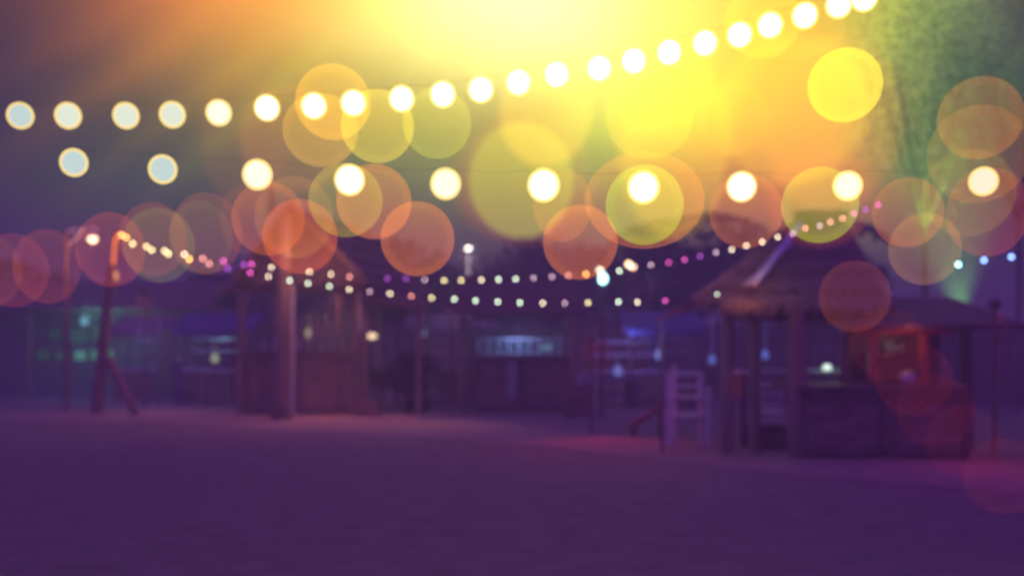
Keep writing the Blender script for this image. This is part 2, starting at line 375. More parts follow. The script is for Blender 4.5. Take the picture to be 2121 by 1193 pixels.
# leaning braced post with glowing rope light
bp = post_base(200, 856); Yb = bp.y
t = thing('timber_post', bp, 'tall braced timber post with orange rope light, left end of the small bulb strings', 'post')
b = MB(); b.rod(bp, P(222, 640, Yb), .16, .12, 12, .01); b.rod(P(222, 640, Yb), P(243, 478, Yb), .12, .09, 12, .008); b.build('post', M['wood'], t)
b = MB(); b.rod(P(224, 742, Yb - .1), P(280, 856, Yb - .5), .10, .10, 10); b.build('brace', M['wood'], t)
b = MB(); b.rod(P(238, 500, Yb - .15), P(235, 548, Yb - .15), .035, n=8); b.rod(P(247, 483, Yb - .15), P(238, 500, Yb - .15), .045, n=8); b.build('rope_light', emit('rope_light_orange', (1, .22, .06), 1.6), t)
b = MB(); b.rod(P(240, 562, Yb - .15), P(241, 580, Yb - .15), .045, n=8); b.build('rope_light', emit('rope_light_amber', (1, .42, .14), 1.1), t)
# tall post before the left hut
bp = post_base(584, 868); Yb = bp.y
t = thing('timber_post', bp, 'thick straight timber post before the left thatched hut', 'post')
b = MB(); b.rod(bp, P(592, 445, Yb), .17, .13, 14, .012); b.build('trunk', M['wood'], t)
b = MB(); b.rod(bp - Vector((0, 0, .02)), bp + Vector((0, 0, .35)), .27, .2, 12); b.build('foot', M['dark'], t)
b = MB(); b.rod(P(606, 590, Yb + .1), P(606, 860, Yb + .1), .04, n=8); b.build('conduit', M['white'], t)
lamp('post_light', P(604, 530, Yb - 1.3), (1, .40, .15), 45, t)
lamp('gable_light', P(680, 500, 22.3), (1, .35, .12), 22, t)

# ------------------------------------------------------------ huts
def thatch_roof(parent, ridge_a, ridge_b, eave_a, eave_b, back_dy, th=.22, fringe=260):
    """gable roof: ridge from a to b, front eave from a to b, mirrored back eave"""
    r = MB(); ra, rb, ea, eb = map(Vector, (ridge_a, ridge_b, eave_a, eave_b))
    ba = Vector((2 * ra.x - ea.x, 2 * ra.y - ea.y, ea.z)); bb = Vector((2 * rb.x - eb.x, 2 * rb.y - eb.y, eb.z))
    for lay in range(5):
        t0 = lay / 5; t1 = min(1.0, (lay + 1.25) / 5)
        for (A0, B0, A1, B1) in ((ra, rb, ea, eb), (rb, ra, bb, ba)):
            lift = Vector((0, 0, .05 * (5 - lay)))
            p = [A0.lerp(A1, t1) + lift, B0.lerp(B1, t1) + lift, B0.lerp(B1, t0) + lift, A0.lerp(A1, t0) + lift]
            r.slab(p, th * .5)
            ln = (B1 - A1).length
            for k in range(int(fringe / 5)):
                s = random.random(); q0 = p[0].lerp(p[1], s); dn = (A1 - A0).normalized()
                w = (B1 - A1).normalized() * random.uniform(.02, .05)
                q1 = q0 + dn * random.uniform(.08, .3) + Vector((0, 0, -random.uniform(.02, .16)))
                r.add([q0 - w, q0 + w, q1 + w * .3, q1 - w * .3], [(0, 1, 2, 3)])
    ro = r.build('roof', M['thatch'], parent)
    c = MB(); c.rod(ra + Vector((0, 0, .28)), rb + Vector((0, 0, .28)), .09, .09, 10, .02); c.build('ridge_cap', M['thatch'], ro)
    for A_, B_ in ((ra, ea), (ra, ba), (rb, eb), (rb, bb)):
        c = MB(); c.rod(A_ + Vector((0, 0, .12)), B_ + Vector((0, 0, .03)), .06, .06, 8); c.build('barge_pole', M['wood'], ro)
    return ro
def posts(parent, pts, top, r=.08):
    for x, y in pts:
        b = MB(); b.rod((x, y, -.02), (x + random.uniform(-.03, .03), y, top), r * 1.1, r * .9, 10, .01); b.build('post', M['wood'], parent)
def counter(parent, x0, x1, y, h, depth=.6, step=.45, mt='plank', name='counter', frm='dark'):
    c = MB(); c.box(((x0 + x1) / 2, y + depth / 2, h), (x1 - x0 + .2, depth + .2, .06)); co = c.build('counter_top', M[frm], parent)
    c = MB(); n = max(2, int((x1 - x0) / .16)); w = (x1 - x0) / n
    for i in range(n): c.box((x0 + w * (i + .5), y + .04, (h - .04) / 2), (w - .015, .03, h - .05))
    c.build(name, M[mt], parent)
    c = MB()
    k = max(2, int((x1 - x0) / step / 2) + 1)
    for i in range(k): c.box((x0 + (x1 - x0) * i / (k - 1), y - .01, (h - .04) / 2), (.09, .06, h - .04))
    c.box(((x0 + x1) / 2, y - .015, .1), (x1 - x0, .05, .1)); c.box(((x0 + x1) / 2, y - .015, h - .12), (x1 - x0, .05, .1))
    c.build('counter_frame', M[frm], parent)

# left thatched hut (ridge at 632,465)
YH = 25.0
t = thing('thatched_hut', (P(640, 850, YH).x, YH, 0), 'thatched beach hut with a peaked roof and plank bar at left', 'hut')
apx = P(632, 468, YH); el = P(470, 585, YH - 1.5); er = P(868, 618, YH - 1.5)
# gable seen from its front: ridge runs away from the camera
rg0 = Vector((apx.x, YH - 1.6, apx.z)); rg1 = Vector((apx.x + 1.2, YH + 3.4, apx.z))
r = MB()
EL = Vector((P(486, 585, YH - 1.6).x, YH - 1.6, P(486, 588, YH - 1.6).z)); ER = Vector((P(760, 590, YH - 1.6).x, YH - 1.6, P(760, 592, YH - 1.6).z))
dv = rg1 - rg0
for lay in range(5):
    t0 = lay / 5; t1 = min(1, (lay + 1.2) / 5); lf = Vector((0, 0, .05 * (5 - lay)))
    for E_ in (EL, ER):
        a, b_ = rg0.lerp(E_, t0) + lf, rg0.lerp(E_, t1) + lf
        q = [a, b_, b_ + dv, a + dv] if E_ is EL else [b_, a, a + dv, b_ + dv]
        q = q[::-1]; r.slab(q, .12)
        for k in range(90):
            s = random.random(); q0 = b_ + dv * s; dn = (E_ - rg0).normalized(); q1 = q0 + dn * random.uniform(.05, .25) - Vector((0, 0, random.uniform(.03, .2))); w = Vector((0, .04, 0))
            r.add([q0 - w, q0 + w, q1 + w * .3, q1 - w * .3], [(0, 1, 2, 3)])
ro = r.build('roof', M['thatch'], t)
for E_ in (EL, ER):
    c = MB(); c.rod(rg0 + Vector((0, -.12, .33)), E_ + Vector((0, -.12, .1)), .07, .06, 8); c.build('barge_board', M['wood'], ro)
c = MB(); g0 = rg0.lerp((EL + ER) / 2, .12); NV = 26
for i in range(NV):
    s = (i + .5) / NV; x = EL.x + (ER.x - EL.x) * s; zb = EL.z + (ER.z - EL.z) * s
    zt = (EL.z + (rg0.z - EL.z) * (x - EL.x) / (rg0.x - EL.x)) if x < rg0.x else (ER.z + (rg0.z - ER.z) * (ER.x - x) / (ER.x - rg0.x))
    if zt - zb > .1: c.box((x, rg0.y + .15, (zt + zb) / 2), ((ER.x - EL.x) / NV - .02, .04, zt - zb))
c.build('gable', M['plank'], t)
c = MB(); c.rod(rg0 + Vector((-.45, .1, .1)), rg0 + Vector((-.5, .1, .75)), .07, .05, 8); c.build('finial', M['wood'], t)
x0, x1 = P(500, 0, YH - 1).x, P(740, 0, YH - 1).x
posts(t, [(x0, YH - 1), (x1, YH - 1), (x0, YH + 2.6), (x1, YH + 2.6)], ER.z, .09)
c = MB(); c.box(((x0 + x1) / 2, YH - 1, EL.z - .08), (x1 - x0 + 1.1, .14, .16)); c.build('beam', M['wood'], t)
counter(t, x0 + .15, x1 - .15, YH - 1.1, 1.5, .6, .45)
c = MB()
for i in range(9):
    xx = x0 + .4 + i * (x1 - x0 - .8) / 8; c.box((xx, YH + 2.5, 1.9), (.22, .06, random.uniform(.9, 1.5)))
c.build('back_wall', M['plank'], t)
lamp('hut_fill_light', ((x0 + x1) / 2 + .3, YH + .6, 2.2), (.45, .6, .9), 16, t)  # added lamp without a fixture, brings out the clutter in the hut
def bottle_row(xa, xb, n, y, z, place, group, mt='glass', hs=1.0):
    p0 = None; words = 'leftmost second third fourth fifth sixth seventh eighth ninth tenth'.split()
    for i in range(n):
        if p0 is None:
            b = MB(); b.lathe((0, 0, 0), [(.001, 0), (.04 * hs, 0), (.042 * hs, .17 * hs), (.015, .23 * hs), (.015, .31 * hs), (.001, .31 * hs)], 10); p0 = b.build('bottle', M[mt]); o = p0
        else: o = p0.copy(); C.objects.link(o)
        o.location = (xa + (xb - xa) * i / (n - 1) + random.uniform(-.03, .03), y, z)
        w = 'rightmost' if i == n - 1 else words[i]
        tag(o, '%s bottle %s%s' % (w, '' if i in (0, n - 1) else 'from the left ', place), 'bottle', group)
bottle_row(x0 + .5, x1 - .4, 8, YH - .75, 1.532, 'on the counter of the left thatched hut', 'bottles on the left hut counter', 'cloth', 1.1)
q = Vector(((x0 + x1) / 2 + .55, YH - 1.06, 1.95)); b = MB(); b.box(q, (.5, .04, .34)); b.box(q + Vector((-.2, 0, .27)), (.015, .015, .24)); b.box(q + Vector((.2, 0, .27)), (.015, .015, .24))
tag(b.build('hanging_board', M['wall']), 'blank hanging board under the beam of the left thatched hut', 'board')
# low lean-to to the right of the hut (eave curving down at 880,640)
t = thing('thatched_lean_to', (P(820, 0, 24).x, 24, 0), 'low thatched lean-to between the left hut and the middle bar', 'lean-to')
thatch_roof(t, P(742, 592, 25.5), P(860, 604, 25.5), P(735, 618, 23.6), P(882, 640, 23.6), 0, .2, 200)
xa, xb = P(758, 0, 24).x, P(868, 0, 24).x
posts(t, [(xa, 24), (xb, 24), (xa, 26.6), (xb, 26.6)], P(0, 615, 24).z, .07)
# shrub mass under it
def foliage(c, rad, n, sz, fl=0):
    b = MB()
    if fl:
        cl = [Vector([random.gauss(0, .42) for _ in range(3)]) for _ in range(60)]
        for i in range(n):
            p = random.choice(cl) + Vector([random.gauss(0, .22) for _ in range(3)])
            b.leafq(Vector(c) + Vector((p.x * rad[0], p.y * rad[1], p.z * rad[2])), sz * random.uniform(.6, 1.4))
        return b
    cl = [(Vector([random.gauss(0, .5) for _ in range(3)])) for _ in range(max(6, n // 160))]
    for i in range(n):
        k = random.choice(cl); p = k + Vector([random.gauss(0, .17) for _ in range(3)])
        if p.length > 1.25: p = p * (1.25 / p.length)
        b.leafq(Vector(c) + Vector((p.x * rad[0], p.y * rad[1], p.z * rad[2])), sz * random.uniform(.6, 1.4))
    return b
s0 = post_base(845, 850)
t = thing('shrub', s0, 'dark rounded shrub in front of the low lean-to', 'shrub')
foliage(s0 + Vector((0, 0, .75)), (.95, .7, .62), 2600, .10).build('foliage', M['leafd'], t)
b = MB()
for k in range(5): b.rod(s0, s0 + Vector((random.uniform(-.5, .5), random.uniform(-.3, .3), 1.0)), .035, .015, 6)
b.build('stem', M['bark'], t)
# small lit lamp above it
lp = P(770, 694, 23.0)
t = thing('wall_lamp', lp, 'small cream lamp glowing beside the dark shrub', 'lamp')
b = MB(); b.rod(P(748, 682, 23), P(764, 690, 23), .02); b.rod(P(748, 682, 23), P(745, 600, 23.4), .02); b.build('arm', M['metal'], t)
b = MB(); b.ball(P(771, 696, 23), .085, 12, 1.3, .8); b.build('bulb', emit('shrub_lamp_glow', (1, .72, .42), 1.9), t)

# middle bar pavilion
YM = 25.0; x0, x1 = P(958, 0, YM).x, P(1186, 0, YM).x
t = thing('beach_bar', ((x0 + x1) / 2, YM, 0), 'open middle beach bar with blue lit glass shelf and low thatched roof', 'bar')
thatch_roof(t, P(960, 600, YM + 2), P(1190, 600, YM + 2), P(925, 646, YM - .5), P(1215, 646, YM - .5), 0)
posts(t, [(x0, YM), (x1, YM), (x0, YM + 3.5), (x1, YM + 3.5)], 2.45, .09)
counter(t, x0 + .35, x1 - .1, YM + .1, 1.4, .55)
c = MB()
for z in (1.43, 1.82): c.box(((x0 + x1) / 2 + .1, YM + 1.3, z), (x1 - x0 - .5, .35, .04))
for i in range(9): c.box((x0 + .35 + i * (x1 - x0 - .6) / 8, YM + 1.3, 1.62), (.04, .3, .36))
c.build('shelf', M['white'], t)
c = MB(); c.box(((x0 + x1) / 2, YM + 3.4, 1.1), (x1 - x0, .08, 2.1)); c.build('back_wall', M['plank'], t)
c = MB(); c.box((P(1060, 0, YM).x, YM - .02, .78), (.26, .08, .95)); c.build('door_panel', mat('pale_green_paint', (.30, .42, .36), .2, 6), t)
lamp('bar_light', ((x0 + x1) / 2, YM + .8, 2.1), (.25, .4, 1), 34, t)
proto = None
for i in range(12):
    z = 1.45; x = x0 + .5 + i * .175
    if proto is None:
        b = MB(); b.lathe((0, 0, 0), [(.001, 0), (.036, 0), (.038, .16), (.014, .22), (.014, .3), (.001, .3)], 10)
        me = b
        proto = b.build('bottle', M['glass']); proto.location = (0, 0, 0)
        o = proto
    else: o = proto.copy(); C.objects.link(o)
    o.location = (x, YM + 1.2, z + .005)
    tag(o, ('leftmost second third fourth fifth sixth seventh eighth ninth tenth eleventh rightmost'.split()[i]) + ' glass bottle from the left on the blue lit shelf of the middle bar' if 0 < i < 11 else ('leftmost' if i == 0 else 'rightmost') + ' glass bottle on the blue lit shelf of the middle bar', 'bottle', 'bottles on the middle bar shelf')
# string of bottles beyond, small glowing cup
b = MB(); b.lathe(P(1133, 724, YM + .3), [(.001, 0), (.10, 0), (.15, .06), (.13, .12), (.001, .12)], 14)
tag(b.build('table_lamp', emit('ice_lamp_glow', (.35, .75, 1), .35)), 'small pale blue glowing lamp on the middle bar counter', 'lamp')

# lamp post in the middle distance
Yp = 33; base = Vector((P(970, 0, Yp).x, Yp, 0))
t = thing('street_lamp', base, 'thin street lamp with a cold white head above the middle bar', 'street lamp')
b = MB(); b.rod(base, P(970, 522, Yp), .06, .05, 10); b.build('pole', M['cloth'], t)
b = MB(); b.rod(P(958, 511, Yp), P(983, 511, Yp), .05, .05, 8); b.build('arm', M['metal'], t)
b = MB(); b.ball(P(970, 515, Yp), .08, 14, 1.3, .7); b.build('lamp_head', emit('street_lamp_glow', (1, .95, .8), 7), t)
lamp('street_lamp_light', P(970, 535, Yp - 1.2), (1, .8, .6), 60, t)
# bright floodlights over the middle
def flood(px, py, Y, r, col, s, label, sx=1, sz=1):
    base = Vector((P(px, 0, Y).x, Y, 0)); t = thing('floodlight', base, label, 'floodlight', 'floodlights on poles behind the huts')
    b = MB(); b.rod(base, P(px, py, Y) + Vector((0, .12, 0)), .03, .02, 8); b.build('pole', M['dark'], t)
    b = MB(); b.box(P(px, py, Y) + Vector((0, .14, 0)), (r * 2.2, .12, r * 2)); b.build('housing', M['metal'], t)
    b = MB(); b.ball(P(px, py, Y), r, 14, sx, sz); b.build('lens', emit('flood_glow', col, s), t)
flood(1249, 577, 27, .10, (.45, 1, .95), 9, 'brightest ice white floodlight among the small bulbs right of centre', 1, 1.35)
flood(1243, 560, 27.5, .07, (1, .9, .65), 5, 'small cream light just above the brightest floodlight')
flood(1302, 547, 27, .07, (1, .62, .30), 7, 'warm floodlight, left of the close pair right of centre')
flood(1312, 553, 26.6, .06, (1, .58, .36), 6, 'warm floodlight, right of the close pair right of centre')

# blue lit seating: tables and chairs
def chair_at(root_loc, mt, label, group, rz=0, h=1.0, name='chair', w=.42, seat=.45, cat='chair'):
    t = thing(name, (0, 0, 0), label, cat, group); hw = w / 2
    b = MB(); b.box((0, 0, seat), (w, w, .04)); b.build('seat', mt, t)
    for sx in (-1, 1):
        for sy in (-1, 1):
            b = MB(); b.rod((sx * (hw - .02), sy * (hw - .02), 0), (sx * (hw - .03), sy * (hw - .03), seat if sy < 0 else h), .022, .018, 8); b.build('leg', mt, t)
    b = MB()
    for z in (.62, .78, .94): b.box((0, hw - .03, z * h), (w - .06, .025, .07))
    b.build('backrest', mt, t)
    b = MB()
    for sx in (-1, 1): b.rod((sx * (hw - .02), -hw + .03, .2), (sx * (hw - .02), hw - .03, .2), .012, n=6)
    b.build('stretcher', mt, t)
    t.location = root_loc; t.rotation_euler = (0, 0, rz); return t
cp = chair_at(post_base(1236, 838), M['white'], 'white chair in the blue light, left of the two tables right of the middle bar', 'chairs in the blue light', .3)
for x, y, rz, lab in ((1352, 842, -2.0, 'white chair in the blue light, between the tables and the tall white step chair'), (1296, 832, 2.9, 'white chair in the blue light, standing behind the two tables')):
    c = copy_tree(cp); c.location = post_base(x, y); c.rotation_euler = (0, 0, rz); c['label'] = lab
def table_at(loc, label, rz=0):
    t = thing('table', (0, 0, 0), label, 'table', 'tables in the blue light')
    b = MB(); b.box((0, 0, .76), (1.25, .7, .04)); b.build('table_top', M['blue'], t)
    for sx in (-1, 1):
        for sy in (-1, 1):
            b = MB(); b.rod((sx * .55, sy * .28, 0), (sx * .55, sy * .28, .74), .03, n=8); b.build('leg', M['blue'], t)
    t.location = loc; t.rotation_euler = (0, 0, rz); return t
table_at(post_base(1265, 845), 'blue table nearer the camera right of the middle bar', .1)
table_at(post_base(1300, 825), 'blue table farther back right of the middle bar', -.1)
# blue kiosk shelves behind
kb = Vector((P(1290, 0, 27).x, 27, 0))
t = thing('shelf_rack', kb, 'blue lit rack of shelves behind the tables right of the middle bar', 'shelf rack')
for z in (.5, .95, 1.4, 1.75):
    b = MB(); b.box(kb + Vector((0, 0, z)), (1.7, .4, .05)); b.build('shelf', M['white'], t)
for sx in (-.85, .85):
    b = MB(); b.box(kb + Vector((sx, 0, 1)), (.06, .4, 2)); b.build('upright', M['blue'], t)
lamp('rack_light', kb + Vector((0, -1.2, 1.9)), (.25, .22, 1), 26, t)

# tall white step chair
sc0 = post_base(1425, 922); Ys = sc0.y
t = thing('step_chair', sc0, 'tall white ladder-like high chair standing left of the right hut', 'high chair')
k = Ys / F
def pz(py): return CAMZ - (py - HZ) * k
for px, top_, mt, dy in ((1383, 775, 'white', -.12), (1400, 758, 'white', .15), (1455, 770, 'white', .15), (1464, 800, 'white', -.12)):
    b = MB(); x = P(px, 0, Ys).x; b.box((x, Ys + dy, pz(top_) / 2), (.085, .06, pz(top_))); b.build('leg', M[mt], t)
for py in (822, 860):
    b = MB(); b.box(((P(1392, 0, Ys).x + P(1458, 0, Ys).x) / 2, Ys, pz(py)), ((1458 - 1392) * k, .26, .045)); b.build('step', M['white'], t)
b = MB()
for py in (775, 800): b.box(((P(1400, 0, Ys).x + P(1455, 0, Ys).x) / 2, Ys + .16, pz(py)), ((1455 - 1400) * k, .03, .06))
b.build('backrest', M['white'], t)
# folded white chairs by the shrub
f0 = None
for px, lab in ((920, 'folded white slatted chair leaning by the middle bar, left of the two'), (945, 'folded white slatted chair leaning by the middle bar, right of the two')):
    q = post_base(px, 828)
    if f0 is None:
        t = thing('folded_chair', (0, 0, 0), lab, 'folding chair', 'folded chairs by the middle bar')
        for sx in (-.1, .1):
            b = MB(); b.box((sx, 0, .5), (.03, .04, 1.0)); b.build('frame', M['white'], t)
        for z in (.2, .5, .8):
            b = MB(); b.box((0, .01, z), (.17, .03, .2)); b.build('slat_panel', M['cloth'], t)
        f0 = t
    else: t = copy_tree(f0); t['label'] = lab
    t.location = q

# ------------------------------------------------------------ right thatched hut
YR = 15.0
def PX(px, Y=YR): return P(px, 0, Y).x
def PZ(py, Y=YR): return P(0, py, Y).z
t = thing('thatched_hut', (PX(1600), YR, 0), 'large dark thatched hut with steep roof at right behind the high chair', 'hut')
ra = P(1655, 482, YR + 1.5); rb = P(1745, 476, YR + 3.0)
thatch_roof(t, ra, rb, P(1430, 628, YR - .6), P(1850, 645, YR - .4), 0, .26, 420)
r = MB(); r.rod(ra + Vector((-.05, -.25, .1)), P(1562, 588, YR - .5), .055, .05, 8); r.rod(P(1640, 505, YR + 1), P(1545, 590, YR - .4), .03, n=8); r.build('barge_board', M['cloth'], t)
c = MB(); c.box(((PX(1500) + PX(1800)) / 2, YR, PZ(652)), (PX(1800) - PX(1500), .16, .2)); c.build('beam', M['dark'], t)
for px, w in ((1510, .10), (1566, .085), (1632, .14), (1757, .07)):
    b = MB(); b.rod((PX(px), YR + (.1 if px != 1632 else -.5), 0), (PX(px), YR + (.1 if px != 1632 else -.5), PZ(640)), w, w * .9, 12, .008); b.build('post', M['wood'], t)
c = MB(); c.box((PX(1525), YR + .05, PZ(800)), (.20, .05, .32)); c.build('notice_board', mat('orange_board', (.55, .22, .10), .3, 10), t)
lamp('eave_light', P(1598, 520, YR - .7), (1, .62, .25), 4, t)
lamp('hut_light', (PX(1525), YR - .8, 2.4), (1, .3, .08), 3, t)
# small flap of the eave left side, red lit
t2 = thing('awning', P(1420, 640, YR + .5) * 1.0, 'small faded red awning sloping from the left side of the right hut', 'awning')
r = MB(); r.slab([P(1362, 664, YR), P(1435, 628, YR), P(1480, 612, YR + 1.6), P(1402, 650, YR + 1.6)][::-1], .03); r.build('canvas', M['red'], t2)
lamp('chair_fill_light', P(1415, 690, YR - .5), (.3, .35, 1), 5.5, t2)  # added lamp without a fixture, brightens the step chair with bluish light
r = MB(); r.rod(P(1370, 662, YR), Vector((PX(1372), YR, 0)), .025, n=8); r.build('pole', M['wood'], t2)
for i, (px, py, lab) in enumerate(((1585, 735, 'added small dim blue lantern hanging at the middle of the right hut'), (1475, 745, 'added small dim blue lantern hanging left of the right hut posts'))):
    q = P(px, py, YR + .6); b = MB(); b.lathe(q, [(.001, -.07), (.05, -.06), (.06, 0), (.045, .06), (.015, .08), (.001, .09)], 12); b.rod(q + Vector((0, 0, .08)), Vector((q.x, q.y, PZ(652))), .004, n=5)
    tag(b.build('added_lantern', emit('added_blue_lantern_glow_%d' % i, (.2, .25, 1), .5)), lab, 'added_lantern', 'added dim lanterns in the right hut')  # added lanterns, small blue highlights for the dark hut
# table with bowl of green light under the hut
tb = Vector((PX(1690), YR + 1.2, 0))
t = thing('bar_table', tb, 'long pale topped table under the right hut carrying a small white light', 'table')
b = MB(); b.box((PX(1680), YR + 1.2, PZ(770, YR + 1.2)), (1.7, .6, .07)); b.build('table_top', M['cloth'], t)
for dx in (-.75, .85):
    b = MB(); b.rod((PX(1680) + dx, YR + 1.2, 0), (PX(1680) + dx, YR + 1.2, PZ(772, YR + 1.2)), .05, n=8); b.build('leg', M['dark'], t)
lamp('table_glow', P(1715, 745, YR + .9), (.6, 1, .7), 2.2, t)
b = MB(); b.lathe(P(1713, 766, YR + 1.1), [(.001, 0), (.06, 0), (.065, .07), (.03, .09), (.001, .09)], 12)
tag(b.build('table_lamp', emit('table_lamp_glow', (.8, 1, .85), 1.6)), 'small white glowing table light on the long pale table under the right hut', 'lamp')
# red log seat left of step chair
lg = post_base(1335, 905)
t = thing('wooden_bench', lg, 'low dark slanted wooden bench left of the tall high chair', 'bench')
b = MB(); b.rod(P(1300, 885, lg.y), P(1375, 838, lg.y), .06, .06, 8); b.build('seat', M['plank'], t)
for px, py in ((1312, 880), (1368, 845)):
    b = MB(); b.rod(P(px, py, lg.y), Vector((P(px, 0, lg.y).x, lg.y, 0)), .05, n=8); b.build('leg', M['dark'], t)

# ------------------------------------------------------------ right kiosk
YK = 14.4
def KX(px, Y=YK): return P(px, 0, Y).x
def KZ(py, Y=YK): return P(0, py, Y).z
t = thing('kiosk', ((KX(1650) + KX(2010)) / 2, YK, 0), 'dark wooden kiosk with plank counter and red lit shelf window at right', 'kiosk')
counter(t, KX(1660), KX(2005), YK, KZ(802), 1.2, .55, 'plank', 'counter_front', 'dark')
for px in (1818, 1926):
    b = MB(); b.box((KX(px), YK + .2, (KZ(680) + KZ(800)) / 2 + .04), (.11, .1, KZ(680) - KZ(800))); b.build('window_post', M['red'], t)
b = MB(); b.box((KX(1872), YK + .2, KZ(682)), (KX(1990) - KX(1760), .14, .14)); b.build('lintel', M['red'], t)
b = MB(); b.box((KX(1900), YK + .9, KZ(740)), (KX(2000) - KX(1800), .04, KZ(676) - KZ(806))); b.build('back_panel', M['dark'], t)
for py in (737,):
    b = MB(); b.box((KX(1855), YK + .75, KZ(py)), (.42, .25, .035)); b.build('shelf', M['plank'], t)
for px in (2004,):
    b = MB(); b.rod((KX(px, 16), 16, 0), (KX(px, 16), 16, KZ(640, 16)), .1, .09, 10); b.build('corner_post', M['dark'], t)
b = MB(); b.slab([(KX(1745), YK - .2, KZ(672)), (KX(2110), YK - .2, KZ(672)), (KX(2110), YK + 2.2, KZ(600)), (KX(1745), YK + 2.2, KZ(600))], .08); b.build('roof', M['dark'], t)
b = MB()
for px, py in ((1905, 832), (1975, 858)): b.box((KX(px), YK - .03, KZ(py)), (.06, .03, .12))
b.build('latch', M['red'], t)
lamp('kiosk_light', (KX(1872), YK - .3, KZ(700)), (1, .2, .10), 1.8, t)
lamp('kiosk_shelf_light', (KX(1872), YK + .5, KZ(700)), (1, .5, .3), 1.2, t)
wc = P(1880, 775, YK + .45)
b = MB(); b.lathe(Vector((wc.x, wc.y, KZ(802) + .035)), [(.001, 0), (.10, 0), (.13, .07), (.11, .17), (.03, .2), (.001, .2)], 14)
tag(b.build('pot', M['white']), 'white rounded pot on the kiosk counter inside the window', 'pot')
for i, (px, w, h, lab) in enumerate(((1845, .1, .22, 'narrow dark carton left of the white pot in the kiosk window'), (1908, .16, .12, 'flat pale box right of the white pot in the kiosk window'))):
    b = MB(); b.box((KX(px), YK + .5, KZ(802) + .035 + h / 2), (w, .12, h)); b.box((KX(px), YK + .5, KZ(802) + .035 + h + .01), (w * .5, .08, .018)); tag(b.build('carton', M['plank'] if i == 0 else M['cloth']), lab, 'carton')
for i, px in enumerate((1838, 1852, 1868)):
    b = MB(); b.lathe((KX(px, YK + .75), YK + .75, KZ(737) + .02), [(.001, 0), (.04, 0), (.045, .12), (.02, .16), (.02, .2), (.001, .2)], 10)
    tag(b.build('jar', M['glass']), ('left', 'middle', 'right')[i] + ' of the three jars on the kiosk shelf', 'jar', 'jars on the kiosk shelf')

# ------------------------------------------------------------ far left building with teal windows, blue platform
YBd = 34.0
t = thing('beach_house', (P(150, 0, YBd).x, YBd, 0), 'low dark beach house with dim teal lit windows behind the left posts', 'house')
b = MB(); x0, x1 = P(-120, 0, YBd).x, P(430, 0, YBd).x; b.box(((x0 + x1) / 2, YBd + 2, 1.55), (x1 - x0, 4, 3.1)); b.build('wall', M['wall'], t)
b = MB(); b.slab([(x0 - .3, YBd - 1.2, 2.9), (x1 + .3, YBd - 1.2, 2.9), (x1 + .3, YBd + 2, 4.0), (x0 - .3, YBd + 2, 4.0)], .15); b.slab([(x1 + .3, YBd + 5.2, 2.9), (x0 - .3, YBd + 5.2, 2.9), (x0 - .3, YBd + 2, 4.0), (x1 + .3, YBd + 2, 4.0)], .15); b.build('roof', M['dark'], t)
for (px, py, w, h, e) in ((90, 735, 30, 26, .05), (130, 737, 34, 18, .07), (167, 736, 26, 22, .26), (197, 735, 18, 22, .22), (230, 735, 16, 26, .16), (165, 695, 40, 36, .07), (212, 690, 44, 40, .08), (115, 692, 30, 26, .04), (245, 633, 26, 8, .08)):
    s = YBd / F; b = MB(); c = P(px, py, YBd - .03); b.box(c, (w * s, .05, h * s)); fo = b.build('window', M['dark'], t)
    b = MB(); b.box(c - Vector((0, .03, 0)), (w * s * .86, .02, h * s * .86)); b.build('pane', emit('teal_window', (.25, 1, .75), e * 1.2), fo)
for px in (-60, 60, 350):
    b = MB(); b.rod((P(px, 0, YBd - 1).x, YBd - 1, 0), (P(px, 0, YBd - 1).x, YBd - 1, 2.9), .09, n=10); b.build('veranda_post', M['wood'], t)
lamp('veranda_light', P(190, 660, YBd - 2.0), (.15, 1, .8), 40, t)
# blue lit terrace
b = MB(); a = P(60, 822, GY(822)); b2 = P(420, 822, GY(822)); b.box(((a.x + b2.x) / 2, a.y + 2.6, .05), (b2.x - a.x, 5.0, .14)); o = b.build('terrace', M['blue']); o['kind'] = 'structure'
pf = post_base(368, 838)
t = thing('painted_post', pf, 'short blue white painted post left of the left hut', 'post')
b = MB(); b.box(pf + Vector((0, 0, .62)), (.17, .17, 1.24)); b.build('shaft', M['blue'], t)
b = MB(); b.box(pf + Vector((0, 0, 1.27)), (.23, .23, .06)); b.build('cap', M['cloth'], t)
lamp('terrace_light', P(300, 700, 28), (.2, .25, 1), 30, t)
# bar stools by left hut
st = None
for px, lab in ((428, 'pale bar stool left of the left hut, nearer the painted post'), (462, 'pale bar stool close beside the left hut corner')):
    q = post_base(px, 838)
    if st is None:
        t = thing('bar_stool', (0, 0, 0), lab, 'stool', 'bar stools beside the left hut')
        b = MB(); b.lathe((0, 0, .95), [(.001, -.03), (.19, -.03), (.2, 0), (.18, .03), (.001, .03)], 16); b.build('seat', M['cloth'], t)
        for k in range(4):
            an = math.pi / 4 + k * math.pi / 2; b = MB(); b.rod((.24 * math.cos(an), .24 * math.sin(an), 0), (.13 * math.cos(an), .13 * math.sin(an), .93), .02, n=8); b.build('leg', M['metal'], t)
        b = MB(); b.lathe((0, 0, .4), [(.2, -.012), (.215, 0), (.2, .012), (.185, 0), (.2, -.012)], 16); b.build('foot_ring', M['metal'], t); st = t
    else: t = copy_tree(st); t['label'] = lab
    t.location = q
table2 = post_base(470, 818)
t = thing('round_table', table2, 'round pale topped table behind the bar stools left of the left hut', 'table')
b = MB(); b.lathe(table2 + Vector((0, 0, .75)), [(.001, -.02), (.55, -.02), (.56, 0), (.55, .02), (.001, .02)], 24); b.build('table_top', M['blue'], t)
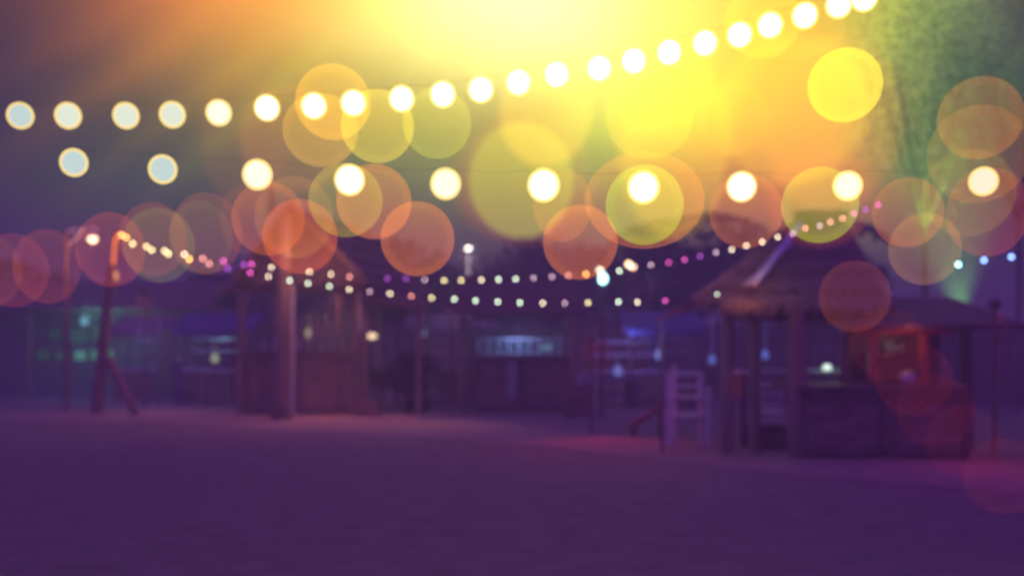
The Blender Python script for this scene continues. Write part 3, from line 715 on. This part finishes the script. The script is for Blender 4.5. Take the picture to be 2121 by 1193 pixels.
b = MB(); b.rod(table2, table2 + Vector((0, 0, .74)), .05, n=10); b.lathe(table2, [(.001, .04), (.28, .03), (.3, 0)], 16); b.build('pedestal', M['dark'], t)

# ------------------------------------------------------------ clutter between and behind the huts
def added_fence(xa, xb, Y, h, label):  # added backdrop that darkens the pale gaps between the huts
    A_, B_ = P(xa, 0, Y).x, P(xb, 0, Y).x; t = thing('added_fence', ((A_ + B_) / 2, Y, 0), label, 'added_fence', 'added dark plank fences behind the huts')
    b = MB(); n = int((B_ - A_) / .22)
    for i in range(n): hh = h + random.uniform(-.12, .12); b.box((A_ + (B_ - A_) * (i + .5) / n, Y, hh / 2), (.19, .03, hh))
    b.build('planks', M['dark'], t)
    b = MB(); b.box(((A_ + B_) / 2, Y + .05, h * .3), (B_ - A_, .05, .1)); b.box(((A_ + B_) / 2, Y + .05, h * .8), (B_ - A_, .05, .1)); b.build('rail', M['dark'], t)
added_fence(430, 1010, 37, 2.4, 'added dark plank fence far behind the left hut and lean-to')
added_fence(1190, 1560, 34, 2.5, 'added dark plank fence behind the rack and tables')
added_fence(1560, 2260, 29, 2.3, 'added dark plank fence behind the right hut and kiosk')
def stall(px, Y, w, col, label):
    c0 = Vector((P(px, 0, Y).x, Y, 0)); t = thing('market_stall', c0, label, 'stall', 'small stalls behind the huts')
    for sx in (-1, 1):
        for sy in (-.5, .5):
            b = MB(); b.rod(c0 + Vector((sx * w / 2, sy, 0)), c0 + Vector((sx * w / 2, sy, 2.2)), .04, n=8); b.build('post', M['wood'], t)
    b = MB(); b.slab([c0 + Vector((-w / 2 - .2, -.8, 2.1)), c0 + Vector((w / 2 + .2, -.8, 2.1)), c0 + Vector((w / 2 + .2, .6, 2.6)), c0 + Vector((-w / 2 - .2, .6, 2.6))], .04)
    for i in range(8): b.box(c0 + Vector((-w / 2 - .1 + (w + .2) * (i + .5) / 8, -.82, 2.0)), ((w + .2) / 8 - .03, .03, .18))
    b.build('canopy', col, t)
    b = MB(); b.box(c0 + Vector((0, -.45, .95)), (w, .5, .05)); b.build('counter_top', M['cloth'], t)
    b = MB()
    for i in range(int(w / .2)): b.box(c0 + Vector((-w / 2 + .1 + i * .2, -.65, .46)), (.17, .03, .9))
    b.build('counter_front', M['plank'], t)
    b = MB(); b.box(c0 + Vector((0, .4, 1.5)), (w - .1, .2, .04)); b.box(c0 + Vector((0, .4, 1.85)), (w - .1, .2, .04)); b.build('shelf', M['white'], t)
    return t
c0 = stall(455, 29, 1.9, M['blue'], 'small blue canopied stall between the beach house and the left hut'); lamp('stall_fill_light', c0.location + Vector((0, 0, 1.95)), (.25, .6, .8), 8, c0)  # the stall lamp is added, a dim teal light without a fixture
c1 = stall(905, 29.5, 1.5, M['wall'], 'small grey canopied stall between the lean-to and the middle bar')
c2 = stall(1370, 27, 1.8, M['blue'], 'small blue canopied stall behind the tall high chair')
c3 = stall(300, 31, 1.4, M['wall'], 'small grey canopied stall in front of the beach house right end')
def put(src, px, py, rz, label):
    c = copy_tree(src); c.location = post_base(px, py); c.rotation_euler = (0, 0, rz); c['label'] = label
for px, py, lab in ((540, 846, 'bar stool at the left end of the left hut counter'), (640, 848, 'bar stool right of the thick post at the left hut counter'), (705, 846, 'bar stool at the right end of the left hut counter')):
    put(st, px, py, .4, lab)
for px, py, lab in ((1020, 848, 'bar stool at the left end of the middle bar'), (1105, 850, 'bar stool right of the green door panel of the middle bar'), (1160, 848, 'bar stool at the right end of the middle bar')):
    put(st, px, py, .9, lab)
for px, py, rz, lab in ((400, 832, 2.4, 'white chair beside the short painted post'), (500, 826, -1.8, 'white chair behind the left corner post of the left hut'), (890, 838, 1.2, 'white chair between the dark shrub and the folded chairs'), (1215, 850, .2, 'white chair at the right corner of the middle bar'), (1600, 905, 2.8, 'white chair inside the right hut, left of the long table')):
    put(cp, px, py, rz, lab)
    
def crate(px, py, z, rz, label, src=[None]):
    if src[0] is None:
        t = thing('crate', (0, 0, 0), label, 'crate', 'wooden crates about the huts')
        b = MB()
        for k in range(3):
            for sy in (-.2, .2): b.box((0, sy, .06 + k * .12), (.6, .02, .09))
            for sx in (-.29, .29): b.box((sx, 0, .06 + k * .12), (.02, .38, .09))
        b.build('slats', M['plank'], t); b = MB(); b.box((0, 0, .015), (.56, .38, .02)); b.build('bottom', M['plank'], t); src[0] = t
    else: t = copy_tree(src[0]); t['label'] = label
    v = post_base(px, py); t.location = (v.x, v.y, z); t.rotation_euler = (0, 0, rz)
crate(1195, 862, 0, .1, 'wooden crate on the sand by the right end of the middle bar, lower of two')
crate(1195, 862, .37, .3, 'wooden crate stacked on another by the right end of the middle bar')
crate(760, 862, 0, -.2, 'wooden crate on the sand between the left hut and the dark shrub')
crate(1590, 925, 0, .2, 'wooden crate on the sand between the right hut posts')
for px, Y, h, lab in ((1100, 31, 3.0, 'thin bare pole standing behind the middle bar roof'), (1220, 26, 2.6, 'dark pole just right of the middle bar'), (1245, 23, 2.3, 'dark pole left of the blue tables'), (820, 28, 2.8, 'thin pole behind the lean-to'), (330, 29, 2.6, 'thin pole right of the leaning braced post')):
    q = Vector((P(px, 0, Y).x, Y, 0)); b = MB(); b.rod(q, q + Vector((.03, 0, h)), .06, .045, 10, .01); tag(b.build('pole', M['dark']), lab, 'pole')
for px, py, Y, col, e, lab in ((640, 690, 26.5, (1, .8, .5), .25, 'added faint cream lantern hanging inside the left hut'), (445, 742, 28, (.8, .9, .6), .3, 'added faint pale lantern over the stall between beach house and left hut'), (884, 555 + 135, 28.6, (.5, .6, 1), .2, 'added faint bluish lantern in the stall right of the lean-to'), (1365, 735, 26, (.3, .35, 1), .45, 'added dim blue lantern in the stall behind the tall high chair'), (175, 665, 30, (.3, .8, 1), .45, 'added dim teal lantern on the beach house veranda'), (1280, 768, 24.5, (.25, .3, 1), .4, 'added low blue lantern standing among the blue tables')):
    q = P(px, py, Y); b = MB(); b.lathe(q, [(.001, -.12), (.09, -.1), (.11, 0), (.08, .1), (.03, .13), (.001, .14)], 12); b.rod(q + Vector((0, 0, .13)), q + Vector((0, 0, .5)), .006, n=5)
    tag(b.build('added_lantern', emit('added_lantern_glow', col, e * 1.6)), lab, 'added_lantern', 'added dim lanterns about the huts')  # added lanterns, scattered as small highlights across the middle distance

# ------------------------------------------------------------ spots that throw red light on the lit sand
def spotpole(px, Y, h, col, pw, aim, size, label):
    base = Vector((P(px, 0, Y).x, Y, 0)); t = thing('spotlight', base, label, 'spotlight', 'small spotlights aimed at the lit sand')
    b = MB(); b.rod(base, base + Vector((0, 0, h)), .03, n=8); b.build('pole', M['dark'], t)
    b = MB(); b.lathe(base + Vector((0, 0, h)), [(.04, .1), (.08, .06), (.09, -.04), (.06, -.04)], 12); b.build('housing', M['dark'], t)
    lamp('spot_beam', base + Vector((0, -.15, h - .05)), col, pw, t, .05, size, aim)
spotpole(700, 23.6, 3.0, (1, .28, .22), 240, P(700, 872, GY(872)), 110, 'small dark spotlight hidden by the left hut front')
spotpole(935, 22.6, 2.6, (1, .35, .18), 90, P(925, 885, GY(885)), 70, 'small dark spotlight by the folded chairs')
spotpole(1225, 18.4, 1.7, (1, .04, .12), 85, P(1330, 945, GY(945)), 130, 'short dark spotlight left of the slanted bench')
spotpole(300, 25.5, 3.0, (1, .25, .3), 130, P(300, 862, GY(862)), 110, 'small dark spotlight right of the leaning braced post')
spotpole(2060, 14.2, 2.2, (1, .04, .14), 45, P(2090, 975, GY(975)), 90, 'small dark spotlight right of the kiosk')

# ------------------------------------------------------------ trees
def tree(px, Y, top, crown, n, sz, mt, label, trunk_r=.16, name='tree', cz=None, lx=0, fl=0):
    base = Vector((P(px, 0, Y).x, Y, 0)); H = PZ(top, Y); t = thing(name, base, label, 'tree', 'trees behind the huts')
    cc = Vector((base.x + lx, Y, H - crown[2] * 1.0)) if cz is None else Vector((base.x + lx, Y, cz))
    b = MB(); b.rod(base, base.lerp(cc, .6) , trunk_r, trunk_r * .7, 10, trunk_r * .3); mid = base.lerp(cc, .6)
    for k in range(7):
        an = k * .9; e = cc + Vector((math.cos(an) * crown[0] * .6, math.sin(an) * crown[1] * .6, random.uniform(-.3, .5) * crown[2])); b.rod(mid, e, trunk_r * .5, trunk_r * .12, 7, trunk_r * .4)
    b.build('trunk', M['bark'], t)
    foliage(cc, crown, n, sz, fl).build('crown', mt, t); return t
desc = ['leafy tree behind the far left edge of the beach house', 'leafy tree behind the right end of the beach house', 'rounded tree behind the left thatched hut', 'dark tree between the left hut and the middle bar', 'low dark tree right behind the middle bar', 'bushy tree right of the brightest floodlight', 'dark tree left behind the right hut roof', 'tree behind the ridge of the right hut']
for i, (px, top) in enumerate(((-30, 560), (330, 575), (560, 555), (800, 520), (1060, 505), (1290, 500), (1450, 470), (1660, 470))):
    Y = 40 + (i % 3) * 3; s = Y / F
    tree(px, Y, top, (170 * s, 2.2, 95 * s), 4200, .2, M['leafd'], desc[i])
for i, (px, Y, top, cr, n, lab) in enumerate(((1915, 24, -60, (1.7, 1.7, 3.3), 22000, 'tall tree lit green, left of the pair at the upper right'), (2110, 25, -80, (1.8, 1.8, 3.4), 34000, 'tall dim tree at the upper right edge'))):
    t = tree(px, Y, top, cr, n, .03, M['leaf'], lab, .07, fl=1)
fp = Vector((PX(1990, 22.0), 22.0, 0))
t = thing('floodlight', fp, 'green floodlight on a short pole behind the kiosk roof below the upper right trees', 'floodlight')
b = MB(); b.rod(fp, fp + Vector((0, 0, 1.95)), .05, n=8); b.build('stand', M['dark'], t)
b = MB(); b.lathe(fp + Vector((0, 0, 1.95)), [(.05, -.1), (.14, 0), (.15, .1), (.13, .1)], 14); b.build('housing', M['dark'], t)
lamp('tree_flood_beam', fp + Vector((0, 0, 2.2)), (.35, 1, .22), 3600, t, .12, 62, P(1930, 0, 24.3))
# ------------------------------------------------------------ night haze
hb = MB(); hb.box((0, 195, 4.6), (460, 420, 11.6)); hz = hb.build('haze', M['sand'])
hm = bpy.data.materials.new('haze_air'); hm.use_nodes = True; t = hm.node_tree; t.nodes.clear()
pv = t.nodes.new('ShaderNodeVolumePrincipled'); pv.inputs['Color'].default_value = (.85, .85, .85, 1); pv.inputs['Density'].default_value = .015
o = t.nodes.new('ShaderNodeOutputMaterial'); t.links.new(pv.outputs[0], o.inputs['Volume'])
hz.data.materials[0] = hm; hz['kind'] = 'stuff'
